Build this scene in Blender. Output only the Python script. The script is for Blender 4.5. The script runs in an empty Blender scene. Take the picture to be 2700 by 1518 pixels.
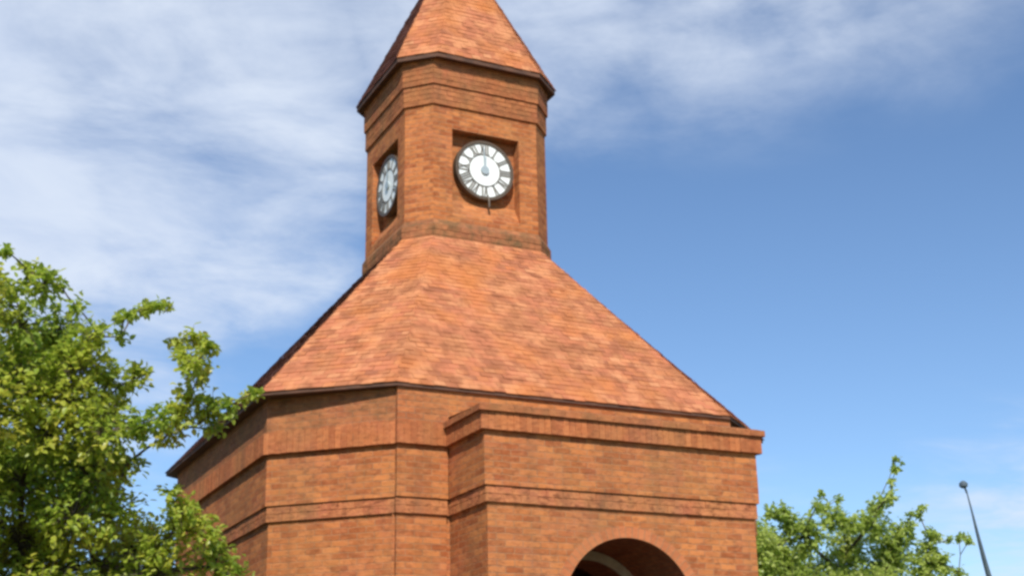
import bpy, bmesh, math, random
from mathutils import Vector, Matrix
R = math.radians
sc = bpy.context.scene
col = sc.collection
# ------------------------------------------------------------------ camera
YAW, PITCH, ROLL, FPX = 0.455, 0.332, -0.0188, 3554.2
CAM = Vector((-7.2407, -16.6225, 0.0))          # eye level is z = 0, ground at -1.6
_f = Vector((math.sin(YAW)*math.cos(PITCH), math.cos(YAW)*math.cos(PITCH), math.sin(PITCH)))
_r0 = Vector((math.cos(YAW), -math.sin(YAW), 0)); _u0 = _r0.cross(_f)
_r = _r0*math.cos(ROLL) + _u0*math.sin(ROLL); _u = -_r0*math.sin(ROLL) + _u0*math.cos(ROLL)
cd = bpy.data.cameras.new('camera'); cam = bpy.data.objects.new('camera', cd); col.objects.link(cam)
cam.matrix_world = Matrix(((_r.x, _u.x, -_f.x, CAM.x), (_r.y, _u.y, -_f.y, CAM.y), (_r.z, _u.z, -_f.z, CAM.z), (0, 0, 0, 1)))
cd.sensor_width = 36; cd.lens = 36*FPX/2700; cd.clip_end = 4000
sc.camera = cam
def at(u, v, depth):                             # a point at this distance along the view
    return CAM + (_f + _r*((u-1350)/FPX) + _u*((759-v)/FPX))*depth
def ray(u, v):
    return (_f + _r*((u-1350)/FPX) + _u*((759-v)/FPX)).normalized()
# ------------------------------------------------------------------ light
SUN_EL, SUN_AZ = 43, 204
sd = Vector((math.sin(R(SUN_AZ))*math.cos(R(SUN_EL)), math.cos(R(SUN_AZ))*math.cos(R(SUN_EL)), math.sin(R(SUN_EL))))
sl = bpy.data.lights.new('sun', 'SUN'); sl.energy = 3.9; sl.angle = R(0.6); sl.color = (1, .95, .87)
so = bpy.data.objects.new('sun', sl); col.objects.link(so); so.rotation_euler = sd.to_track_quat('Z', 'Y').to_euler()
so.location = (0, 0, 40)
w = bpy.data.worlds.new('World'); sc.world = w; w.use_nodes = True
nt = w.node_tree; N = nt.nodes; L = nt.links
def wn(t, **k):
    n = N.new(t)
    for a, b in k.items(): setattr(n, a, b)
    return n
def wmath(op, a, b=None, c=None, clamp=False):
    n = wn('ShaderNodeMath', operation=op, use_clamp=clamp)
    for i, v in enumerate((a, b, c)):
        if v is None: continue
        if isinstance(v, (int, float)): n.inputs[i].default_value = v
        else: L.new(v, n.inputs[i])
    return n.outputs[0]
sky = wn('ShaderNodeTexSky', sky_type='NISHITA', sun_disc=False, sun_elevation=R(SUN_EL), sun_rotation=R(SUN_AZ), altitude=900, air_density=1.0, dust_density=.6, ozone_density=2.0)
tc = wn('ShaderNodeTexCoord')
sep = wn('ShaderNodeSeparateXYZ'); L.new(tc.outputs['Generated'], sep.inputs[0])
# clouds lie on a high flat sheet: direction divided by its height
zz = wmath('MAXIMUM', sep.outputs[2], .03)
zz = wmath('ADD', zz, .10)
cx_ = wmath('DIVIDE', sep.outputs[0], zz); cy_ = wmath('DIVIDE', sep.outputs[1], zz)
cmb = wn('ShaderNodeCombineXYZ'); L.new(cx_, cmb.inputs[0]); L.new(cy_, cmb.inputs[1])
mp = wn('ShaderNodeMapping'); L.new(cmb.outputs[0], mp.inputs[0]); mp.inputs['Rotation'].default_value = (0, 0, R(35)); mp.inputs['Scale'].default_value = (1.1, 1.3, 1)
def wnoise(scale, det, rough, dist, off):
    m2 = wn('ShaderNodeVectorMath', operation='ADD'); L.new(mp.outputs[0], m2.inputs[0]); m2.inputs[1].default_value = off
    n = wn('ShaderNodeTexNoise'); n.inputs['Scale'].default_value = scale; n.inputs['Detail'].default_value = det
    n.inputs['Roughness'].default_value = rough; n.inputs['Distortion'].default_value = dist; L.new(m2.outputs[0], n.inputs['Vector'])
    return n.outputs[0]
nA = wnoise(1.5, 9, .58, .6, (3.1, 7.7, 0)); nB = wnoise(3.4, 8, .6, .5, (9.4, 1.2, 2)); nC = wnoise(10, 6, .65, .4, (1, 2, 5))
def cap(u, v, r_in, r_out):                      # a soft-edged region of the sky round one direction
    d = wn('ShaderNodeVectorMath', operation='DOT_PRODUCT'); L.new(tc.outputs['Generated'], d.inputs[0]); d.inputs[1].default_value = ray(u, v)
    m = wn('ShaderNodeMapRange', interpolation_type='SMOOTHSTEP'); L.new(d.outputs['Value'], m.inputs['Value'])
    m.inputs['From Min'].default_value = math.cos(R(r_out)); m.inputs['From Max'].default_value = math.cos(R(r_in)); return m.outputs[0]
bank = None
for (u, v, a, b, g) in ((-300, 350, 5, 14, 1.0), (450, 60, 4, 12, .95), (1250, -250, 4, 13, .85), (1850, -380, 3, 14, .68), (2300, -380, 2, 12, .5), (1500, 120, 0, 7, .45), (560, 420, 3, 10, .9), (150, 1000, 1, 9, .5), (2800, 1560, 1, 10, .5), (1800, 1500, 1, 9, .3)):
    c = wmath('MULTIPLY', cap(u, v, a, b), g)
    bank = c if bank is None else wmath('MAXIMUM', bank, c)
nn = wmath('ADD', wmath('MULTIPLY', nA, .58), wmath('ADD', wmath('MULTIPLY', nB, .32), wmath('MULTIPLY', nC, .10)))
mr = wn('ShaderNodeMapRange', interpolation_type='SMOOTHSTEP'); L.new(nn, mr.inputs['Value']); mr.inputs['From Min'].default_value = .36; mr.inputs['From Max'].default_value = .60
mr.inputs['From Min'].default_value = .10; mr.inputs['From Max'].default_value = 1.15
L.new(wmath('ADD', wmath('MULTIPLY', bank, 1.0), wmath('MULTIPLY', wmath('SUBTRACT', nn, .48), 2.8)), mr.inputs['Value'])
cov = wmath('MULTIPLY', mr.outputs[0], wmath('MINIMUM', wmath('MULTIPLY', bank, 1.8), .90), clamp=True)
ccol = wn('ShaderNodeMix', data_type='RGBA'); L.new(nB, ccol.inputs['Factor']); ccol.inputs['A'].default_value = (4.1, 4.9, 6.5, 1); ccol.inputs['B'].default_value = (6.4, 6.9, 7.6, 1)
tint = wn('ShaderNodeMix', data_type='RGBA', blend_type='MULTIPLY'); tint.inputs['Factor'].default_value = 1; L.new(sky.outputs[0], tint.inputs['A']); tint.inputs['B'].default_value = (.91, 1.03, 1.13, 1)
mx = wn('ShaderNodeMix', data_type='RGBA'); L.new(cov, mx.inputs['Factor']); L.new(tint.outputs['Result'], mx.inputs['A']); L.new(ccol.outputs['Result'], mx.inputs['B'])
bg = N['Background']; bg.inputs[1].default_value = .1; L.new(mx.outputs['Result'], bg.inputs[0])
sc.view_settings.view_transform = 'Standard'; sc.view_settings.look = 'None'; sc.view_settings.gamma = 1
sc.view_settings.exposure = 0.45
sc.render.engine = 'CYCLES'
sc.cycles.pixel_filter_type = 'GAUSSIAN'; sc.cycles.filter_width = 3.3
# ------------------------------------------------------------------ helpers
def tag(o, label, cat, group=None, kind=None):
    o['label'] = label; o['category'] = cat
    if group: o['group'] = group
    if kind: o['kind'] = kind
    return o
def empty(name, loc):
    o = bpy.data.objects.new(name, None); col.objects.link(o); o.location = loc; o.empty_display_size = .3; return o
class MB:
    """collects faces with metric UVs, then links them as one mesh"""
    def __init__(s): s.v = []; s.f = []; s.uv = []; s.mi = []
    def face(s, pts, uvs=None, mi=0):
        i = len(s.v); s.v += [tuple(p) for p in pts]; s.f.append(tuple(range(i, i+len(pts))))
        s.uv += list(uvs) if uvs else [(0, 0)]*len(pts); s.mi.append(mi)
    def box(s, c, ax, ay, az, mi=0):             # centre and three half-axes
        c = Vector(c); P = lambda i, j, k: c + ax*i + ay*j + az*k
        for q in (((-1,-1,-1),(-1,1,-1),(1,1,-1),(1,-1,-1)), ((-1,-1,1),(1,-1,1),(1,1,1),(-1,1,1)), ((-1,-1,-1),(1,-1,-1),(1,-1,1),(-1,-1,1)),
                  ((1,1,-1),(-1,1,-1),(-1,1,1),(1,1,1)), ((-1,1,-1),(-1,-1,-1),(-1,-1,1),(-1,1,1)), ((1,-1,-1),(1,1,-1),(1,1,1),(1,-1,1))):
            pp = [P(*t) for t in q]
            du = (pp[1]-pp[0]).length; dv = (pp[3]-pp[0]).length
            s.face(pp, [(0, 0), (du, 0), (du, dv), (0, dv)], mi)
    def tube(s, pts, rad, n=8, mi=0, caps=True):
        rings = []
        for i, p in enumerate(pts):
            d = (pts[min(i+1, len(pts)-1)]-pts[max(i-1, 0)]).normalized()
            a = d.orthogonal().normalized() if not rings else (pa - d*pa.dot(d)).normalized()
            pa = a; b = d.cross(a)
            rings.append([p + (a*math.cos(2*math.pi*k/n) + b*math.sin(2*math.pi*k/n))*rad[i] for k in range(n)])
        for i in range(len(rings)-1):
            for k in range(n):
                k2 = (k+1) % n; s.face([rings[i][k], rings[i][k2], rings[i+1][k2], rings[i+1][k]], None, mi)
        if caps: s.face(rings[0][::-1], None, mi); s.face(rings[-1], None, mi)
    def build(s, name, mats, parent=None, smooth=False, weld=False):
        me = bpy.data.meshes.new(name); me.from_pydata(s.v, [], s.f)
        ul = me.uv_layers.new(name='UVMap'); flat = [c for uv in s.uv for c in uv]; ul.data.foreach_set('uv', flat)
        mats = mats if isinstance(mats, (list, tuple)) else [mats]
        for m in mats: me.materials.append(m)
        me.polygons.foreach_set('material_index', s.mi)
        if weld:
            bm = bmesh.new(); bm.from_mesh(me); bmesh.ops.remove_doubles(bm, verts=bm.verts, dist=1e-4); bm.to_mesh(me); bm.free()
        if smooth: me.polygons.foreach_set('use_smooth', [True]*len(me.polygons))
        me.update()
        o = bpy.data.objects.new(name, me); col.objects.link(o)
        if parent:
            o.parent = parent
            if parent.type == 'EMPTY': o.matrix_parent_inverse = Matrix.Translation(parent.location).inverted()
        return o
# ------------------------------------------------------------------ materials
def nmat(name):
    m = bpy.data.materials.new(name); m.use_nodes = True
    return m, m.node_tree.nodes, m.node_tree.links, m.node_tree.nodes['Principled BSDF']
def brick_mat(name, c1, c2, mortar, vertical=False, bw=.2, rh=.066, weather=.5, moss=0.0):
    m, n, l, p = nmat(name)
    uv = n.new('ShaderNodeUVMap'); mp = n.new('ShaderNodeMapping'); l.new(uv.outputs[0], mp.inputs[0])
    if vertical: mp.inputs['Rotation'].default_value = (0, 0, R(90))
    geo = n.new('ShaderNodeNewGeometry')
    dn = n.new('ShaderNodeTexNoise'); dn.inputs['Scale'].default_value = 9; dn.inputs['Detail'].default_value = 3; l.new(geo.outputs['Position'], dn.inputs['Vector'])
    sb = n.new('ShaderNodeVectorMath'); sb.operation = 'SUBTRACT'; l.new(dn.outputs['Color'], sb.inputs[0]); sb.inputs[1].default_value = (.5, .5, .5)
    scl = n.new('ShaderNodeVectorMath'); scl.operation = 'SCALE'; l.new(sb.outputs[0], scl.inputs[0]); scl.inputs['Scale'].default_value = .02
    ad = n.new('ShaderNodeVectorMath'); l.new(mp.outputs[0], ad.inputs[0]); l.new(scl.outputs[0], ad.inputs[1])
    br = n.new('ShaderNodeTexBrick'); l.new(ad.outputs[0], br.inputs['Vector'])
    br.inputs['Color1'].default_value = (*c1, 1); br.inputs['Color2'].default_value = (*c2, 1); br.inputs['Mortar'].default_value = (*mortar, 1)
    br.inputs['Scale'].default_value = 1; br.inputs['Mortar Size'].default_value = .0055; br.inputs['Mortar Smooth'].default_value = .35; br.inputs['Bias'].default_value = 0
    br.inputs['Brick Width'].default_value = bw; br.inputs['Row Height'].default_value = rh
    last = br.outputs['Color']
    def layer(scale, det, lo, hi, colr, fac, mode='MIX', off=0.0, stretch=(1, 1, 1)):
        nonlocal last
        mm = n.new('ShaderNodeMapping'); l.new(geo.outputs['Position'], mm.inputs[0]); mm.inputs['Location'].default_value = (off, off*.7, off*1.3); mm.inputs['Scale'].default_value = stretch
        t = n.new('ShaderNodeTexNoise'); t.inputs['Scale'].default_value = scale; t.inputs['Detail'].default_value = det; t.inputs['Roughness'].default_value = .6; l.new(mm.outputs[0], t.inputs['Vector'])
        r = n.new('ShaderNodeMapRange'); l.new(t.outputs[0], r.inputs['Value']); r.inputs['From Min'].default_value = lo; r.inputs['From Max'].default_value = hi; r.inputs['To Max'].default_value = min(1, fac)
        x = n.new('ShaderNodeMix'); x.data_type = 'RGBA'; x.blend_type = mode; l.new(r.outputs[0], x.inputs['Factor']); l.new(last, x.inputs['A']); x.inputs['B'].default_value = (*colr, 1); last = x.outputs['Result']
    k = weather
    layer(1.6, 5, .46, .66, (.40, .20, .07), .7*k, off=2.0)
    layer(4.2, 4, .52, .70, (.54, .21, .09), .5*k, off=33.0)
    layer(3.6, 4, .54, .72, (.27, .12, .05), .5*k, off=45.0, stretch=(1, 1, 1.6))          # sandy yellow patches
    layer(2.4, 5, .5, .74, (.46, .14, .085), .7*k, off=9.0)            # pinker patches
    layer(11, 4, .56, .76, (.13, .045, .02), .6*k, off=5.0, stretch=(1, 1, 2))   # burnt single bricks
    layer(12, 3, .50, .66, (.60, .23, .09), .8*k, off=51.0, stretch=(1, 1, 2.2))
    layer(12, 3, .51, .66, (.14, .045, .02), .85*k, off=63.0, stretch=(1, 1, 2.2))
    layer(2.6, 6, .50, .72, (.17, .095, .05), .75*k, off=14.0, stretch=(1, 1, .16))   # rain streaks
    if moss: layer(5, 5, .42, .68, (.085, .075, .035), moss, off=21.0)
    l.new(last, p.inputs['Base Color']); p.inputs['Roughness'].default_value = .92; p.inputs['Specular IOR Level'].default_value = .15
    bp = n.new('ShaderNodeBump'); bp.inputs['Strength'].default_value = .6; bp.inputs['Distance'].default_value = .012; bp.invert = True
    hs = n.new('ShaderNodeMath'); hs.operation = 'ADD'; l.new(br.outputs['Fac'], hs.inputs[0])
    fn = n.new('ShaderNodeTexNoise'); fn.inputs['Scale'].default_value = 40; fn.inputs['Detail'].default_value = 4; l.new(geo.outputs['Position'], fn.inputs['Vector'])
    hm = n.new('ShaderNodeMath'); hm.operation = 'MULTIPLY'; hm.inputs[1].default_value = .7; l.new(fn.outputs[0], hm.inputs[0]); l.new(hm.outputs[0], hs.inputs[1])
    l.new(hs.outputs[0], bp.inputs['Height']); l.new(bp.outputs[0], p.inputs['Normal'])
    return m
BR1, BR2, MO = (.56, .198, .062), (.31, .085, .028), (.36, .18, .09)
m_brick = brick_mat('brick', BR1, BR2, MO)
m_soldier = brick_mat('soldier_brick', (.50, .165, .058), (.33, .10, .038), (.30, .15, .08), vertical=True)
m_band = brick_mat('band_brick', (.44, .155, .058), (.31, .10, .04), (.30, .15, .08), moss=.35)
m_soldierp = brick_mat('soldier_brick_course', (.50, .165, .058), (.33, .10, .038), (.30, .15, .08))
m_vault = brick_mat('vault_brick', (.30, .085, .035), (.22, .06, .026), (.20, .09, .05), weather=.3)  # darker than the wall brick: part of the arch's shade is in this colour
m_string = brick_mat('string_brick', (.50, .175, .07), (.34, .11, .045), (.34, .16, .08), weather=.8)
m_plinth = brick_mat('plinth_brick', (.40, .15, .065), (.27, .10, .045), (.24, .13, .07), moss=.75)
m_ring = brick_mat('arch_brick', (.52, .175, .07), (.42, .13, .05), (.36, .18, .09), bw=.24, rh=.078, weather=.25)
m_rim = brick_mat('inner_arch_brick', (.44, .34, .22), (.36, .26, .17), (.40, .32, .22), bw=.24, rh=.078, weather=.2)
def plain(name, c, rough=.6, noise=0, c2=None, metal=0, scale=6):
    m, n, l, p = nmat(name); p.inputs['Roughness'].default_value = rough; p.inputs['Metallic'].default_value = metal
    if noise:
        t = n.new('ShaderNodeTexNoise'); t.inputs['Scale'].default_value = scale; t.inputs['Detail'].default_value = 5
        g = n.new('ShaderNodeNewGeometry'); l.new(g.outputs['Position'], t.inputs['Vector'])
        r = n.new('ShaderNodeValToRGB'); r.color_ramp.elements[0].position = .35; r.color_ramp.elements[1].position = .65
        r.color_ramp.elements[0].color = (*c, 1); r.color_ramp.elements[1].color = (*(c2 or [x*.6 for x in c]), 1)
        l.new(t.outputs[0], r.inputs[0]); l.new(r.outputs[0], p.inputs['Base Color'])
    else: p.inputs['Base Color'].default_value = (*c, 1)
    return m
def tile_mat(name='clay_tile', mul=(.90, .84, .73)):
    m, n, l, p = nmat(name); g = n.new('ShaderNodeNewGeometry')
    r = n.new('ShaderNodeValToRGB'); e = r.color_ramp.elements; e[0].color = (.42, .155, .075, 1); e[1].color = (.58, .20, .085, 1)
    for pos, c in ((.12, (.34, .13, .075)), (.3, (.46, .17, .09)), (.55, (.52, .19, .105)), (.78, (.50, .19, .085)), (.93, (.60, .28, .15))):
        x = e.new(pos); x.color = (*c, 1)
    l.new(g.outputs['Random Per Island'], r.inputs[0]); last = r.outputs[0]
    for scale, lo, hi, c, f, off in ((1.1, .45, .65, (.54, .205, .115), .6, 3), (2.2, .45, .65, (.40, .17, .08), .7, 8), (4.0, .50, .64, (.66, .30, .155), .65, 15), (5.5, .50, .68, (.27, .10, .05), .7, 25), (1.3, .5, .68, (.60, .21, .06), .6, 40)):
        mm = n.new('ShaderNodeMapping'); l.new(g.outputs['Position'], mm.inputs[0]); mm.inputs['Location'].default_value = (off, off, off)
        t = n.new('ShaderNodeTexNoise'); t.inputs['Scale'].default_value = scale; t.inputs['Detail'].default_value = 5; l.new(mm.outputs[0], t.inputs['Vector'])
        q = n.new('ShaderNodeMapRange'); l.new(t.outputs[0], q.inputs['Value']); q.inputs['From Min'].default_value = lo; q.inputs['From Max'].default_value = hi; q.inputs['To Max'].default_value = f
        x = n.new('ShaderNodeMix'); x.data_type = 'RGBA'; l.new(q.outputs[0], x.inputs['Factor']); l.new(last, x.inputs['A']); x.inputs['B'].default_value = (*c, 1); last = x.outputs['Result']
    x = n.new('ShaderNodeMix'); x.data_type = 'RGBA'; x.blend_type = 'MULTIPLY'; x.inputs['Factor'].default_value = 1; l.new(last, x.inputs['A']); x.inputs['B'].default_value = (*mul, 1); last = x.outputs['Result']
    l.new(last, p.inputs['Base Color']); p.inputs['Roughness'].default_value = .85; p.inputs['Specular IOR Level'].default_value = .2
    return m
m_tile = tile_mat()
m_tile_dark = tile_mat('dark_tile', (.20, .15, .14))  # darker tile colour, used on the left-facing slopes only
m_under = plain('eave_soffit_timber', (.13, .055, .028), .8, 1, (.07, .032, .018))
m_gutter = plain('gutter_metal', (.030, .020, .018), .5)
m_lead = plain('hip_lead', (.065, .040, .032), .6, 1, (.04, .028, .024))
m_dialw = plain('dial_white', (.80, .82, .78), .35)
m_dialb = plain('dial_bronze', (.09, .06, .035), .5)
m_dialg = plain('dial_grey', (.34, .40, .42), .4)
m_gold = plain('dial_numeral', (.20, .18, .15), .5)
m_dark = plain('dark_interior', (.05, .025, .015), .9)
# ------------------------------------------------------------------ the clock tower
tower = empty('clock_tower', (0, 0, -1.6))
tag(tower, 'red brick clock tower with flared tiled skirt roof, white clock dials and pointed tiled spire', 'clock tower')
def octo(hx, hy, cx, cy, o=0.0, x0=0.0):
    """chamfered rectangle, counter-clockwise from the front face's left end, pushed out by o"""
    k = o*math.tan(R(22.5))
    hx += o; hy += o; cx2 = cx + o - k; cy2 = cy + o - k
    return [(-hx+cx2, -hy), (hx-cx2, -hy), (hx, -hy+cy2), (hx, hy-cy2), (hx-cx2, hy), (-hx+cx2, hy), (-hx, hy-cy2), (-hx, -hy+cy2)]
def band(mb, planf, o0, z0, o1, z1, skip=(), mi=0):
    A = planf(o0); B = planf(o1); n = len(A); u = 0
    for i in range(n):
        j = (i+1) % n
        a, b = Vector((*A[i], z0)), Vector((*A[j], z0)); c, d = Vector((*B[j], z1)), Vector((*B[i], z1))
        ln = (b-a).length; h = z1-z0 if abs(z1-z0) > 1e-6 else 0
        e = abs(o1-o0)
        if i not in skip:
            t = (b-a)/ln
            mb.face([a, b, c, d], [(u, z0), (u+ln, z0), (u+(c-a).dot(t), z1 + (e if not h else 0)), (u+(d-a).dot(t), z1 + (e if not h else 0))], mi)
        u += ln + .07
def profile(mb, planf, prof, skip=()):
    for (o0, z0), (o1, z1) in zip(prof[:-1], prof[1:]): band(mb, planf, o0, z0, o1, z1, skip)
_rb = random.Random(77)
def courses(mb, planf, o, z0, z1, bw, bh, skip=(), jit=.004):
    """single bricks standing a few mm proud of a band, each a little out of line"""
    P = planf(o); n = len(P); rows = max(1, round((z1-z0)/bh)); h = (z1-z0)/rows
    for i in range(n):
        if i in skip: continue
        a, b = Vector((*P[i], 0)), Vector((*P[(i+1) % n], 0)); ln = (b-a).length; t = (b-a)/ln; nr = Vector((t.y, -t.x, 0))
        for r in range(rows):
            m = max(1, round(ln/bw)); w_ = ln/m; x = -w_*.5 if (r % 2 and bw > .1) else 0
            while x < ln-.01:
                xa, xb = max(x, 0), min(x+w_, ln)
                if xb-xa > .02:
                    pr = .004 + _rb.uniform(0, jit); g = .0035 + _rb.uniform(0, .0015); dz = _rb.uniform(-.0022, .0022); dep = .03
                    c = a + t*((xa+xb)/2) + nr*(pr-dep) + Vector((0, 0, z0+h*(r+.5)+dz))
                    f0 = len(mb.f); u0 = len(mb.uv)
                    e0 = .0 if xa <= 0 else g; e1 = .0 if xb >= ln else g
                    mb.box(c + t*((e0-e1)/2), t*((xb-xa-e0-e1)/2), nr*dep, Vector((0, 0, h/2-g*(.5 if r == 0 else 1))))
                    q = (_rb.randint(0, 900)*.2+.05, _rb.randint(0, 900)*.066*2+.033)
                    mb.uv[u0:] = [q]*(len(mb.uv)-u0)
                x += w_
# --- base, main body
BX, BY, CX, CY = 3.2554, 3.30, 1.1166, 1.0547
bplan = lambda o: octo(BX, BY, CX, CY, o)
ZC, ZS, ZE = 3.157, 2.593, 3.819
mb = MB()
profile(mb, bplan, [(-.05, -1.6), (-.05, ZS-.17)], skip=(0,))
profile(mb, bplan, [(0, ZS), (0, ZC)])
w_main = mb.build('wall', m_brick, tower)
mb = MB(); profile(mb, bplan, [(-.05, ZS-.17), (-.025, ZS-.17), (-.025, ZS), (0, ZS)]); courses(mb, bplan, -.025, ZS-.172, ZS-.004, .2, .084); mb.build('string_course', m_string, tower)
mb = MB(); profile(mb, bplan, [(0, ZC), (.05, ZC), (.05, ZC+.235), (.022, ZC+.235)]); courses(mb, bplan, .05, ZC-.003, ZC+.237, .072, .24); mb.build('cornice', m_soldierp, tower)
mb = MB(); profile(mb, bplan, [(.022, ZC+.235), (.022, ZE-.02)]); mb.build('frieze', m_band, tower)
# front wall of the body, with the inner archway behind the porch
XO = .1458; W1 = 1.5469; W2 = W1 + 2*XO; D = .9687; YF = -BY - D
RA, ZA = .81, 2.1415                      # porch arch
RI, ZI = .72, 2.035                       # inner arch
def arch_front(mb, y, x0, x1, zb, zt, xc, rad, zsp, n=32, sgn=1):
    """a wall sheet at y with a round-headed opening"""
    us = lambda x, z: (x, z)
    arc = [(xc - rad*math.cos(math.pi*k/n), zsp + rad*math.sin(math.pi*k/n)) for k in range(n+1)]
    def q(pts):
        P = [(x, y, z) for x, z in pts]; U = [us(x, z) for x, z in pts]
        mb.face(P, U)
    q([(x0, zb), (arc[0][0], zb), (arc[0][0], zsp), (x0, zsp)]); q([(arc[-1][0], zb), (x1, zb), (x1, zsp), (arc[-1][0], zsp)])
    q([(x0, zsp), (arc[0][0], zsp), (arc[0][0], zt), (x0, zt)]) if False else None
    for k in range(n):
        a, b = arc[k], arc[k+1]
        q([a, b, (b[0], zt), (a[0], zt)])
    q([(x0, zsp), arc[0], (arc[0][0], zt), (x0, zt)]); q([arc[-1], (x1, zsp), (x1, zt), (arc[-1][0], zt)])
def arch_tube(mb, y0, y1, xc, rad, zsp, zb, n=32):
    pts = [(xc-rad, zb)] + [(xc - rad*math.cos(math.pi*k/n), zsp + rad*math.sin(math.pi*k/n)) for k in range(n+1)] + [(xc+rad, zb)]
    s = 0
    for a, b in zip(pts[:-1], pts[1:]):
        d = math.hypot(b[0]-a[0], b[1]-a[1])
        mb.face([(a[0], y0, a[1]), (b[0], y0, b[1]), (b[0], y1, b[1]), (a[0], y1, a[1])], [(0, s), (0, s+d), (abs(y1-y0), s+d), (abs(y1-y0), s)]); s += d
mb = MB(); yb = -BY + .05
arch_front(mb, yb, XO-1.2, XO+1.2, -1.6, ZS-.17, XO, RI, ZI-RI)
arch_tube(mb, yb, yb+.5, XO, RI, ZI-RI, -1.6)
mb.build('inner_archway', m_vault, tower)
for xa, xb in ((-BX+CX-.02, XO-1.2), (XO+1.2, BX-CX+.02)):
    mb = MB(); mb.face([(xa, yb, -1.6), (xb, yb, -1.6), (xb, yb, ZS-.17), (xa, yb, ZS-.17)], [(xa, -1.6), (xb, -1.6), (xb, ZS-.17), (xa, ZS-.17)])
    mb.build('wall', m_brick, tower)
def ring(mb, y, xc, zsp, r0, r1, th, n=48, ext=0.0):
    """voussoir ring standing th proud of the sheet at y"""
    arc = lambda r, k: (xc - r*math.cos(math.pi*k/n), zsp + r*math.sin(math.pi*k/n))
    rm = (r0+r1)/2
    for k in range(n):
        a, b, c, d = arc(r0, k), arc(r0, k+1), arc(r1, k+1), arc(r1, k); s0 = math.pi*rm*k/n; s1 = math.pi*rm*(k+1)/n
        F = lambda p, yy: (p[0], yy, p[1])
        mb.face([F(a, y-th), F(b, y-th), F(c, y-th), F(d, y-th)][::-1], [(r1-r0, s0), (r1-r0, s1), (0, s1), (0, s0)][::-1])
        mb.face([F(c, y-th), F(c, y+.01), F(d, y+.01), F(d, y-th)]); mb.face([F(a, y-th), F(a, y+.01), F(b, y+.01), F(b, y-th)])
mb = MB(); ring(mb, yb, XO, ZI-RI, RI-.004, RI+.10, .03); mb.build('inner_arch_ring', m_rim, tower)
# dark room behind the inner archway
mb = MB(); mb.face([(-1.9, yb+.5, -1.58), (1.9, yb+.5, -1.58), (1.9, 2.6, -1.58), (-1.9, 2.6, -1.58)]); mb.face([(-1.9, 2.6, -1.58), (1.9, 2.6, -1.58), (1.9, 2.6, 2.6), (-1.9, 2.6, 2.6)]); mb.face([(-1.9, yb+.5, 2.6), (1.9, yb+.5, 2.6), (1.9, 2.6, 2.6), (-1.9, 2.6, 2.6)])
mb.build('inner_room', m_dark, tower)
# the front wall steps forward of the chamfers either side of the porch
for sgn in (1, -1):
    xo_, xi_ = BX-CX+.01, (W1+.01 if sgn == 1 else W2+.01)
    def ppl(o, sgn=sgn, xo_=xo_, xi_=xi_):
        q = [(-xo_-o*.4, -BY-.05-o), (-xi_, -BY-.05-o), (-xi_, -BY+.1), (-xo_-o*.4, -BY+.1)]
        return q if sgn == 1 else [(-q[1][0], q[1][1]), (-q[0][0], q[0][1]), (-q[3][0], q[3][1]), (-q[2][0], q[2][1])]
    sk = (1, 2) if sgn == 1 else (2, 3)
    mb = MB(); profile(mb, ppl, [(-.05, -1.6), (-.05, ZS-.17)], skip=sk); profile(mb, ppl, [(0, ZS), (0, ZC)], skip=sk); pier = mb.build('pier', m_brick, tower)
    mb = MB(); profile(mb, ppl, [(-.05, ZS-.17), (-.025, ZS-.17), (-.025, ZS), (0, ZS)], skip=sk); courses(mb, ppl, -.025, ZS-.172, ZS-.004, .2, .084, skip=sk); mb.build('pier_string_course', m_string, pier)
    mb = MB(); profile(mb, ppl, [(0, ZC), (.045, ZC), (.045, ZC+.235), (.022, ZC+.235), (.022, ZE-.01)], skip=sk); courses(mb, ppl, .045, ZC-.003, ZC+.237, .072, .24, skip=sk); mb.build('pier_cornice', m_soldierp, pier)
mb = MB(); yy = -BY-.072
mb.face([(-W1-.01, yy, ZC+.2), (W2+.01, yy, ZC+.2), (W2+.01, yy, ZE-.01), (-W1-.01, yy, ZE-.01)], [(0, ZC+.2), (W1+W2, ZC+.2), (W1+W2, ZE), (0, ZE)]); mb.build('frieze', m_brick, tower)
# --- porch
def pplan(o):
    return [(-W1-o, YF-o), (W2+o, YF-o), (W2+o, -BY+.06), (-W1-o, -BY+.06)]
porch = MB()
profile(porch, pplan, [(-.05, -1.6), (-.05, ZS-.17)], skip=(0, 2)); profile(porch, pplan, [(0, ZS), (0, ZC)], skip=(2,))
arch_front(porch, YF+.05, -W1+.05, W2-.05, -1.6, ZS-.17, XO, RA, ZA-RA)
po = porch.build('porch', m_brick, tower)
mb = MB(); arch_tube(mb, YF+.05, yb-.002, XO, RA, ZA-RA, -1.6); mb.build('porch_vault', m_vault, po)
mb = MB(); profile(mb, pplan, [(-.05, ZS-.17), (-.025, ZS-.17), (-.025, ZS), (0, ZS)], skip=(2,)); courses(mb, pplan, -.025, ZS-.172, ZS-.004, .2, .084, skip=(2,)); mb.build('porch_string_course', m_string, po)
mb = MB(); profile(mb, pplan, [(0, ZC), (.05, ZC), (.05, ZC+.19), (.085, ZC+.19)], skip=(2,)); courses(mb, pplan, .05, ZC-.003, ZC+.188, .072, .24, skip=(2,)); mb.build('porch_cornice', m_soldierp, po)
mb = MB(); profile(mb, pplan, [(.085, ZC+.19), (.085, ZC+.255), (.02, ZC+.28)], skip=(2,)); courses(mb, pplan, .085, ZC+.186, ZC+.256, .2, .07, skip=(2,))
a = pplan(.02); zt = ZC+.28
mb.face([(*a[0], zt), (*a[1], zt), (a[2][0], a[2][1], zt+.05), (a[3][0], a[3][1], zt+.05)], [(0, 0), (3, 0), (3, 1), (0, 1)])
mb.build('porch_coping', m_band, po)
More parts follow.
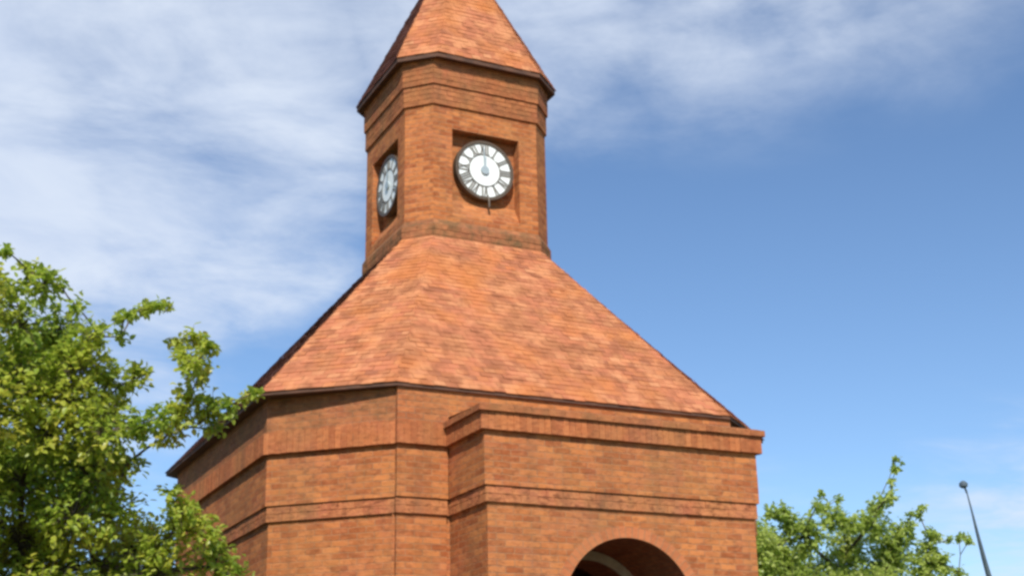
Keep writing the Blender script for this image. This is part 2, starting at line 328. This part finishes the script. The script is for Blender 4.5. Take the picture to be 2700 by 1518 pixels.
mb = MB(); ring(mb, YF+.05, XO, ZA-RA, RA-.004, RA+.115, .006); mb.build('arch_ring', m_ring, po)
# --- roofs of real overlapping tiles
def tiled_face(mb, a, b, c, d, gauge, width, rnd, curve=0.0, jit=.008):
    """a,b: eave left/right; d,c: top left/right"""
    a, b, c, d = map(Vector, (a, b, c, d))
    n = (b-a).cross(d-a).normalized(); up = ((d+c)/2-(a+b)/2); H = up.length
    rows = int(H/gauge)+1; t = (b-a).normalized(); s_up = n.cross(t).normalized()
    h_tot = (d-a).dot(s_up)
    rows = max(1, int(round(h_tot/gauge))); g = h_tot/rows
    for r in range(rows):
        f0 = r/rows; f1 = min(1.0, (r+1.9)/rows)
        L0, R0 = a.lerp(d, f0), b.lerp(c, f0); L1, R1 = a.lerp(d, min(1, (r+1)/rows)), b.lerp(c, min(1, (r+1)/rows))
        x0 = (L0-a).dot(t); x1 = (R0-a).dot(t); y0 = r*g
        off = (width*.5 if r % 2 else 0) + rnd.uniform(-.01, .01)
        x = math.floor((x0-off)/width)*width + off
        while x < x1:
            xa, xb = max(x+.0015, x0-rnd.uniform(.004, .022)), min(x+width-.0015, x1+rnd.uniform(.004, .022))
            if xb-xa > .012:
                x0u = (L1-a).dot(t); x1u = (R1-a).dot(t)
                ua, ub = max(xa, min(x0u-.012, xb)), min(xb, max(x1u+.012, xa))
                lift = .007 + rnd.uniform(0, jit); dl = rnd.uniform(-.005, .005)
                lo_ = lambda xx, hh: L0.lerp(R0, (xx-x0)/(x1-x0)) + s_up*(dl-.012) + n*hh
                hi_ = lambda xx, hh: (L1.lerp(R1, (xx-x0u)/(x1u-x0u)) if x1u-x0u > .01 else L1) + n*hh
                q = [lo_(xa, lift), lo_(xb, lift), hi_(ub, .006), hi_(ua, .006), lo_(xa, lift-.008), lo_(xb, lift-.008)]
                i = len(mb.v); mb.v += [tuple(v) for v in q]
                mb.f += [(i, i+1, i+2, i+3), (i+4, i+5, i+1, i)]; mb.uv += [(0, 0)]*8; mb.mi += [0, 0]
            x += width
    mb.face([a-n*.02, b-n*.02, c-n*.02]); mb.face([a-n*.02, c-n*.02, d-n*.02])
def octroof(mb, lo, zlo, hi, zhi, gauge, width, seed):
    rnd = random.Random(seed)
    for i in range(8):
        j = (i+1) % 8
        A, B = Vector((*lo[i], zlo)), Vector((*lo[j], zlo)); C_, D_ = Vector((*hi[j], zhi)), Vector((*hi[i], zhi))
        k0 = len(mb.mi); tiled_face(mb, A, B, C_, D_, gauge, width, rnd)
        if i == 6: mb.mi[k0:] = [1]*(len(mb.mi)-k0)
TX, TY, TCX, TCY = 1.0909, 1.0753, .2988, .3024
ZT0, ZT1 = 6.5214, 9.2418
tplan = lambda o: octo(TX, TY, TCX, TCY, o)
EB = 3.4059
elow = [(-EB+1.2201, -EB), (EB-1.27, -EB), (EB-.10, -EB+.95), (EB-.10, EB-.9774), (EB-1.27, EB), (-EB+1.2201, EB), (-EB, EB-.9774), (-EB, -EB+.9774)]
mb = MB(); octroof(mb, elow, ZE, tplan(.03), ZT0+.02, .095, .145, 5); roof = mb.build('skirt_roof', [m_tile, m_tile_dark], tower)
# eave board and soffit
def inset(pl, k): return [(x - k*(1 if x > 0 else -1), y - k*(1 if y > 0 else -1)) for x, y in pl]
mb = MB()
for i in range(8):
    j = (i+1) % 8; A, B = elow[i], elow[j]; C_, D_ = bplan(.0)[j], bplan(.0)[i]
    mb.face([(*A, ZE-.042), (*B, ZE-.042), (*B, ZE-.004), (*A, ZE-.004)])
    mb.face([(*D_, ZE-.035), (*C_, ZE-.035), (*B, ZE-.042), (*A, ZE-.042)])
mb.build('eave_board', m_under, roof)

# --- turret
mb = MB()
RZ, RH, RW = 8.18, 1.28, .511      # recess top, height, half width
zw0, zw1 = ZT0+.27, 8.51
def wall_with_recess(mb, axis, z0, z1):
    """one clock face wall: sheet with a recess that runs out to nothing at its foot"""
    if axis in ('f', 'b'): half = TX-TCX; hy = TY
    else: half = TY-TCY; hy = TX
    def T(x, dpt, z):
        d = hy - dpt
        return {'f': (x, -d, z), 'b': (-x, d, z), 'l': (-d, -x, z), 'r': (d, x, z)}[axis]
    def q(pts, uo=0): mb.face([T(*p) for p in pts], [(p[0] + (p[1]), p[2]) for p in pts])
    zb = RZ-RH; dp, db = .17, .03
    q([(-half, 0, z0), (half, 0, z0), (half, 0, zb), (-half, 0, zb)]); q([(-half, 0, RZ), (half, 0, RZ), (half, 0, z1), (-half, 0, z1)])
    q([(-half, 0, zb), (-RW, 0, zb), (-RW, 0, RZ), (-half, 0, RZ)]); q([(RW, 0, zb), (half, 0, zb), (half, 0, RZ), (RW, 0, RZ)])
    zm = 7.2
    q([(-RW, 0, zb), (RW, 0, zb), (RW, dp, zm), (-RW, dp, zm)]); q([(-RW, dp, zm), (RW, dp, zm), (RW, dp, RZ), (-RW, dp, RZ)])
    q([(-RW, 0, zb), (-RW, dp, zm), (-RW, dp, RZ), (-RW, 0, RZ)]); q([(RW, dp, zm), (RW, 0, zb), (RW, 0, RZ), (RW, dp, RZ)])
    q([(-RW, dp, RZ), (RW, dp, RZ), (RW, 0, RZ), (-RW, 0, RZ)])
for ax in 'fblr': wall_with_recess(mb, ax, zw0, zw1)
profile(mb, tplan, [(0, zw0), (0, zw1)], skip=(0, 2, 4, 6))
mb.build('turret_wall', m_brick, tower)
mb = MB(); profile(mb, tplan, [(.035, ZT0-.6), (.035, ZT0+.2), (0, ZT0+.27)]); courses(mb, tplan, .035, ZT0-.2, ZT0+.2, .2, .08); mb.build('turret_plinth', m_plinth, tower)
mb = MB(); profile(mb, tplan, [(0, zw1), (.022, zw1), (.022, zw1+.30), (.045, zw1+.30), (.045, ZT1-.03)]); courses(mb, tplan, .022, zw1-.003, zw1+.296, .2, .075); courses(mb, tplan, .045, zw1+.297, ZT1-.045, .2, .08); mb.build('turret_cornice', m_band, tower)
ET = 1.2421
tlow = [(-ET+.4514, -ET), (ET-.4514, -ET), (ET, -ET+.3955), (ET, ET-.3955), (ET-.4514, ET), (-ET+.4514, ET), (-ET, ET-.3955), (-ET, -ET+.3955)]
ZAP = 12.0037
mb = MB(); k = .04; octroof(mb, tlow, ZT1, [(x*k, y*k) for x, y in tlow], ZT1+(ZAP-ZT1)*(1-k), .09, .13, 9); spire = mb.build('spire_roof', [m_tile, m_tile_dark], tower)
mb = MB()
for i in range(8):
    j = (i+1) % 8; A, B = tlow[i], tlow[j]; C_, D_ = tplan(.03)[j], tplan(.03)[i]
    mb.face([(*A, ZT1-.075), (*B, ZT1-.075), (*B, ZT1-.004), (*A, ZT1-.004)])
    mb.face([(*D_, ZT1-.04), (*C_, ZT1-.04), (*B, ZT1-.075), (*A, ZT1-.075)])
mb.build('spire_eave_board', m_under, spire)
mb = MB(); mb.tube([Vector((0, 0, ZAP-.16)), Vector((0, 0, ZAP+.1)), Vector((0, 0, ZAP+.45))], [.075, .03, .012], 10); mb.build('finial', m_lead, spire)
# --- clocks
ROMAN = ['XII', 'I', 'II', 'III', 'IV', 'V', 'VI', 'VII', 'VIII', 'IX', 'X', 'XI']
def clock(axis):
    rk = .425; yk = -.035     # stands a little proud of the recess back
    d = (TY if axis in 'fb' else TX) - .07
    def T(x, p, z):
        dd = d + p; z += 7.66
        return Vector({'f': (x, -dd, z), 'b': (-x, dd, z), 'l': (-dd, -x, z), 'r': (dd, x, z)}[axis])
    def disc(mb, r, p0, p1, n=64, rin=0.0):
        for k in range(n):
            a0, a1 = 2*math.pi*k/n, 2*math.pi*(k+1)/n
            P = lambda r_, a, p: T(r_*math.cos(a), p, r_*math.sin(a))
            if rin: mb.face([P(rin, a0, p1), P(r, a0, p1), P(r, a1, p1), P(rin, a1, p1)]); mb.face([P(rin, a0, p0), P(rin, a0, p1), P(rin, a1, p1), P(rin, a1, p0)])
            else: mb.face([T(0, p1, 0), P(r, a0, p1), P(r, a1, p1)])
            mb.face([P(r, a0, p0), P(r, a1, p0), P(r, a1, p1), P(r, a0, p1)])
    m = MB(); disc(m, rk-.03, -.02, .02); face = m.build('clock_dial', m_dialw, tower)
    m = MB(); disc(m, rk+.018, -.07, .034, rin=rk-.024); m.build('dial_rim', m_dialb, face)
    m = MB()
    def stroke(x0, y0, x1, y1, w_, ang, rc):
        ca, sa = math.cos(ang), math.sin(ang)
        def G(x, y):                      # local: x tangential, y radial outward
            X = x; Y = rc + y
            return (X*ca + Y*sa, -X*sa + Y*ca)
        dx, dy = x1-x0, y1-y0; ln = math.hypot(dx, dy); nx, ny = -dy/ln*w_/2, dx/ln*w_/2
        pts = [G(x0+nx, y0+ny), G(x0-nx, y0-ny), G(x1-nx, y1-ny), G(x1+nx, y1+ny)]
        m.face([T(x, .026, y) for x, y in pts])
        for k in range(4):
            a, b = pts[k], pts[(k+1) % 4]; m.face([T(a[0], .0205, a[1]), T(b[0], .0205, b[1]), T(b[0], .026, b[1]), T(a[0], .026, a[1])])
    H = .078
    for h, s in enumerate(ROMAN):
        ang = 2*math.pi*h/12; wd = {'I': .034, 'V': .07, 'X': .07}; tot = sum(wd[c] for c in s); x = -tot/2; rc = .318; m = MB()
        for c in s:
            cx = x + wd[c]/2
            if c == 'I': stroke(cx, -H, cx, H, .023, ang, rc)
            elif c == 'V': stroke(cx-.022, H, cx, -H, .023, ang, rc); stroke(cx+.022, H, cx, -H, .018, ang, rc)
            else: stroke(cx-.024, H, cx+.024, -H, .023, ang, rc); stroke(cx+.024, H, cx-.024, -H, .018, ang, rc)
            x += wd[c]
        stroke(-tot/2-.012, H, tot/2+.012, H, .012, ang, rc); stroke(-tot/2-.012, -H, tot/2+.012, -H, .012, ang, rc)
        m.build('numeral', m_gold, face)
    m = MB(); disc(m, .236, .0205, .0245, rin=.228); m.build('chapter_ring', m_gold, face)
    m = MB(); disc(m, .062, .02, .045, 24); m.build('hub', m_dialg, face)
    for ang, ln, wd in ((R(4), .20, .022), (R(357), .33, .015)):
        m = MB(); ca, sa = math.cos(ang), math.sin(ang)
        ax_ = lambda x, y: (x*ca + y*sa, -x*sa + y*ca)
        pp = [ax_(-wd, -.05), ax_(wd, -.05), ax_(wd*.5, ln), ax_(-wd*.5, ln)]; z0, z1 = (.030, .034) if wd > .02 else (.038, .042)
        m.face([T(x, z1, y) for x, y in pp])
        for k in range(4):
            a, b = pp[k], pp[(k+1) % 4]; m.face([T(a[0], z0, a[1]), T(b[0], z0, b[1]), T(b[0], z1, b[1]), T(a[0], z1, a[1])])
        m.build('clock_hand', m_dialg, face)
for ax in 'flbr': clock(ax)
mb = MB(); mb.tube([Vector((.03, -TY+.02, 7.27)), Vector((.035, -TY-.012, 7.18)), Vector((.035, -TY-.014, 7.09))], [.016, .016, .014], 8); mb.build('cable', m_dialb, tower)
# ------------------------------------------------------------------ ground
mb = MB(); mb.face([(-1500, -1500, -1.6), (1500, -1500, -1.6), (1500, 1500, -1.6), (-1500, 1500, -1.6)])
g = mb.build('ground', plain('lawn', (.10, .12, .04), .9, 1, (.16, .14, .07), scale=.6)); g['kind'] = 'structure'
mb = MB(); z = -1.592; mb.face([(-7, -9, z), (8, -9, z), (8, 8, z), (-7, 8, z)])
g = mb.build('pavement', plain('paving', (.10, .085, .07), .85, 1, (.07, .06, .05), scale=3)); g['kind'] = 'structure'
# ------------------------------------------------------------------ trees
def leaf_mat(name, ramp, trans=.5):
    m, n, l, p = nmat(name); g = n.new('ShaderNodeNewGeometry')
    t = n.new('ShaderNodeTexNoise'); t.inputs['Scale'].default_value = 1.3; t.inputs['Detail'].default_value = 3; l.new(g.outputs['Position'], t.inputs['Vector'])
    a = n.new('ShaderNodeMath'); a.operation = 'MULTIPLY_ADD'; l.new(t.outputs[0], a.inputs[0]); a.inputs[1].default_value = 1.7; a.inputs[2].default_value = -.45
    b = n.new('ShaderNodeMath'); b.operation = 'MULTIPLY_ADD'; b.use_clamp = True; l.new(g.outputs['Random Per Island'], b.inputs[0]); b.inputs[1].default_value = .34; l.new(a.outputs[0], b.inputs[2])
    r = n.new('ShaderNodeValToRGB'); e = r.color_ramp.elements; e[0].color = (*ramp[0], 1); e[1].color = (*ramp[-1], 1)
    for i, c in enumerate(ramp[1:-1]): x = e.new((i+1)/(len(ramp)-1)); x.color = (*c, 1)
    l.new(b.outputs[0], r.inputs[0]); l.new(r.outputs[0], p.inputs['Base Color']); p.inputs['Roughness'].default_value = .38; p.inputs['Specular IOR Level'].default_value = .5
    tr = n.new('ShaderNodeBsdfTranslucent'); hs = n.new('ShaderNodeHueSaturation'); hs.inputs['Value'].default_value = 1.5; l.new(r.outputs[0], hs.inputs['Color']); l.new(hs.outputs[0], tr.inputs['Color'])
    mx = n.new('ShaderNodeMixShader'); mx.inputs[0].default_value = trans; l.new(p.outputs[0], mx.inputs[1]); l.new(tr.outputs[0], mx.inputs[2]); l.new(mx.outputs[0], n['Material Output'].inputs[0])
    return m
m_bark = plain('bark', (.12, .09, .065), .9, 1, (.06, .045, .035), scale=12)
m_leafA = leaf_mat('maple_leaf', [(.12, .20, .03), (.22, .32, .04), (.34, .42, .055), (.46, .48, .065), (.52, .45, .07)])
m_leafB = leaf_mat('far_leaf', [(.18, .25, .05), (.29, .37, .065), (.40, .47, .10), (.52, .56, .18)])
def tree(name, label, base, trunk_top, trunk_r, lobes, leaf, m_leaf, seed, dens, droop=.3):
    rnd = random.Random(seed); root = empty(name, base); tag(root, label, 'tree')
    tb = MB(); br = MB()
    base = Vector(base); top = Vector(trunk_top)
    pts = [base, base.lerp(top, .35)+Vector((.06, -.04, 0)), base.lerp(top, .7)+Vector((-.05, .05, 0)), top]
    tb.tube([base-Vector((0, 0, .1))]+pts, [trunk_r*1.5, trunk_r*1.3, trunk_r, trunk_r*.85, trunk_r*.6], 12)
    nodes = [(top, trunk_r*.6), (pts[2], trunk_r*.7)]
    lobes = sorted(lobes, key=lambda q: (q[0]-top).length)
    lv = MB()
    V, F = [], []
    def add_leaf(p, nrm, tip, s):
        side = nrm.cross(tip).normalized(); i = len(V); fold = nrm*s*.12
        for (a, b, c) in ((0, 0, 0), (.30, .34, 1), (.70, .27, 1), (1.05, 0, 0), (.70, -.27, 1), (.30, -.34, 1)):
            V.append(tuple(p + tip*(a*s) + side*(b*s) + fold*c))
        F.append((i, i+1, i+2, i+3)); F.append((i, i+3, i+4, i+5))
    for c, r in lobes:
        # limb from the nearest node that lies closer to the trunk
        best = min(nodes, key=lambda nd: (nd[0]-c).length + .35*(nd[0]-top).length)
        a, ra = best; rr = max(.006, min(ra*.72, r*.06+.004)); mid = a.lerp(c, .5) + Vector((rnd.uniform(-.1, .1), rnd.uniform(-.1, .1), rnd.uniform(-.05, .12)))*(c-a).length*.6
        br.tube([a, mid, c], [min(ra, rr*1.8), rr*1.3, rr], 6, caps=False); nodes.append((c, rr)); nodes.append((mid, rr*1.2))
        nt_ = max(5, int(13*dens*(r**2)*(1 if r > leaf*3 else 1.3)/(leaf*leaf*6)))
        for _ in range(nt_):
            while True:
                q = Vector((rnd.uniform(-1, 1), rnd.uniform(-1, 1), rnd.uniform(-1, 1)))
                if .05 < q.length < 1: break
            q = q.normalized()*(q.length**.55)
            tipp = c + Vector((q.x*r, q.y*r, q.z*r*.95)); st = c.lerp(tipp, .35)
            dirn = (tipp-st).normalized(); ln = min(leaf*3.4, max(leaf*1.6, r*.6)); st = tipp - dirn*ln
            if r > leaf*2.2: br.tube([c.lerp(st, .3), st, tipp], [.005, .0035, .0015], 3, caps=False)
            nl = rnd.randint(6, 10)
            for j in range(nl):
                f = (j+1)/nl; p = st.lerp(tipp, f) + Vector((rnd.gauss(0, 1), rnd.gauss(0, 1), rnd.gauss(0, 1)))*leaf*.28
                tip = (dirn*.5 + Vector((rnd.gauss(0, .7), rnd.gauss(0, .7), rnd.gauss(0, .5)-droop))).normalized()
                nr = (Vector((0, 0, 1)) + q*.6 + Vector((rnd.gauss(0, .45), rnd.gauss(0, .45), rnd.gauss(0, .3)))).normalized()
                nr = (nr - tip*nr.dot(tip)).normalized()
                add_leaf(p, nr, tip, leaf*rnd.uniform(.65, 1.25))
    tb.build('trunk', m_bark, root, smooth=True); br.build('branches', m_bark, root, smooth=True)
    me = bpy.data.meshes.new('crown'); me.from_pydata(V, [], F); me.materials.append(m_leaf); me.update()
    o = bpy.data.objects.new('crown', me); col.objects.link(o); o.parent = root; o.matrix_parent_inverse = Matrix.Translation(root.location).inverted()
    return root, len(F)
rl = random.Random(3)
def lobes_from(lst, depth, spread):
    out = []
    for (u, v, r) in lst:
        d = depth + rl.uniform(-spread, spread); out.append((at(u, v, d), r/FPX*d))
    return out
LA = [(19, 663, 28), (82, 720, 42), (114, 752, 55), (160, 752, 18), (205, 809, 32), (30, 760, 40), (60, 860, 90), (150, 875, 95), (240, 890, 62), (317, 888, 22), (317, 838, 16), (345, 828, 14), (372, 815, 22), (412, 803, 20), (436, 808, 12), (330, 830, 20), (395, 812, 18), (470, 905, 30), (515, 960, 45), (560, 1060, 45), (480, 1100, 50), (420, 1100, 40),
      (355, 1000, 46), (285, 1005, 80), (190, 980, 120), (50, 1000, 120), (507, 885, 40), (545, 917, 38), (500, 936, 44), (528, 990, 44), (495, 1056, 55), (545, 1100, 50), (602, 1072, 34), (640, 1050, 24), (672, 1035, 12), (570, 1130, 26), (444, 1145, 50), (375, 1120, 55),
      (273, 1139, 110), (120, 1139, 120), (330, 1225, 60), (234, 1250, 110), (60, 1265, 120), (190, 1360, 120), (310, 1350, 90), (475, 1350, 55), (450, 1310, 38), (530, 1400, 60), (440, 1430, 90), (565, 1490, 78), (620, 1525, 60), (580, 1440, 45), (500, 1370, 50), (110, 930, 80), (215, 940, 80), (170, 1060, 110), (300, 1080, 60), (60, 1430, 130), (250, 1490, 130), (400, 1510, 120)]
lob = lobes_from(LA, 12.2, .45)
for (u, v, r) in [(-150, 800, 170), (-130, 1050, 190), (-180, 1300, 220), (-420, 950, 220), (-450, 1250, 260), (-700, 1200, 240), (40, 1700, 230), (380, 1720, 200), (-250, 1600, 260), (560, 1720, 120), (-600, 1550, 260), (100, 1950, 200), (-250, 1950, 230)]:
    for q in (-1.2, .2, 1.4): 
        d = 12.6+q; lob.append((at(u+rl.uniform(-40, 40), v+rl.uniform(-40, 40), d), r/FPX*d))
for (u, v, r) in [(90, 950, 120), (60, 1200, 130), (230, 1250, 120), (120, 1420, 140), (350, 1450, 110), (250, 1100, 80)]:
    for q in (.9, 1.7): d = 12.2+q; lob.append((at(u, v, d), r/FPX*d))
tt = at(-60, 1750, 12.7)
rt, nA_ = tree('maple_tree', 'leafy yellow-green tree in front of the tower at the left, its twigs crossing the eave', (tt.x, tt.y, -1.6), tt, .16, lob, .064, m_leafA, 11, 1.0)
LB = [(2066, 1354, 32), (2031, 1352, 22), (2165, 1300, 9), (2154, 1330, 17), (2168, 1345, 18), (2209, 1315, 7), (2197, 1360, 42), (2225, 1370, 25), (2363, 1210, 5), (2361, 1236, 14), (2352, 1270, 10), (2328, 1315, 20), (2306, 1338, 26), (2349, 1310, 18), (2299, 1383, 52),
      (2433, 1335, 12), (2404, 1352, 7), (2425, 1360, 14), (2381, 1397, 42), (2459, 1408, 26), (2503, 1422, 11), (2528, 1417, 8), (2545, 1415, 10), (2556, 1426, 6), (2445, 1441, 32), (2489, 1487, 36), (2528, 1507, 20), (2125, 1412, 66), (2241, 1426, 66), (2357, 1441, 66), (2440, 1487, 55), (2037, 1441, 66), (2095, 1500, 76), (2212, 1500, 76), (2328, 1500, 76), (2085, 1385, 40), (2255, 1385, 30)]
lob = lobes_from(LB, 30, .9)
for (u, v, r) in [(1960, 1460, 110), (1880, 1540, 140), (2100, 1600, 140), (2300, 1620, 150), (2460, 1620, 120), (2540, 1640, 80), (1980, 1700, 150), (2200, 1750, 150), (2400, 1760, 120)]:
    for q in (-1, 1): d = 30+q; lob.append((at(u, v, d), r/FPX*d))
tt = at(2230, 1760, 30)
rt, nB_ = tree('broadleaf_tree', 'distant green tree rising behind the tower at the right, beside the lamp post', (tt.x, tt.y, -1.6), tt, .2, lob, .10, m_leafB, 23, 1.7)
print('leaf faces', nA_, nB_)
# ------------------------------------------------------------------ lamp post
m_pole = plain('pole_steel', (.075, .10, .125), .5, 1, (.10, .13, .15))
DP = 33
pp = [at(u, v, DP) for u, v in ((2549, 1296), (2562, 1345), (2577, 1405), (2594, 1470), (2611, 1530), (2630, 1600))]
foot = pp[-1] + (pp[-1]-pp[-2]).normalized()*((pp[-1].z+1.6)/max(.05, -(pp[-1]-pp[-2]).normalized().z))
lamp = empty('street_lamp', (foot.x, foot.y, -1.6)); tag(lamp, 'slender leaning dark lamp post with a small flat head, right of the far tree', 'street lamp')
mb = MB(); mb.tube([foot]+pp[::-1], [.13, .078, .068, .055, .038, .022, .015], 12); mb.build('pole', m_pole, lamp, smooth=True)
mb = MB(); mb.tube([pp[3], pp[3].lerp(pp[4], .25)], [.056, .054], 12); mb.build('collar', m_pole, lamp)
hc = at(2540, 1276, DP); mb = MB(); X, Y, Z = Vector((1, 0, 0)), Vector((0, 1, 0)), Vector((0, 0, 1))
mb.tube([hc-Z*.09, hc-Z*.05, hc+Z*.02, hc+Z*.07, hc+Z*.09], [.05, .10, .105, .06, .02], 20); mb.build('lamp_head', m_pole, lamp, smooth=True)
mb = MB(); mb.tube([pp[0]-Z*.02, pp[0].lerp(hc, .5), hc-Z*.08], [.026, .024, .024], 8); mb.build('bracket', m_pole, lamp, smooth=True)
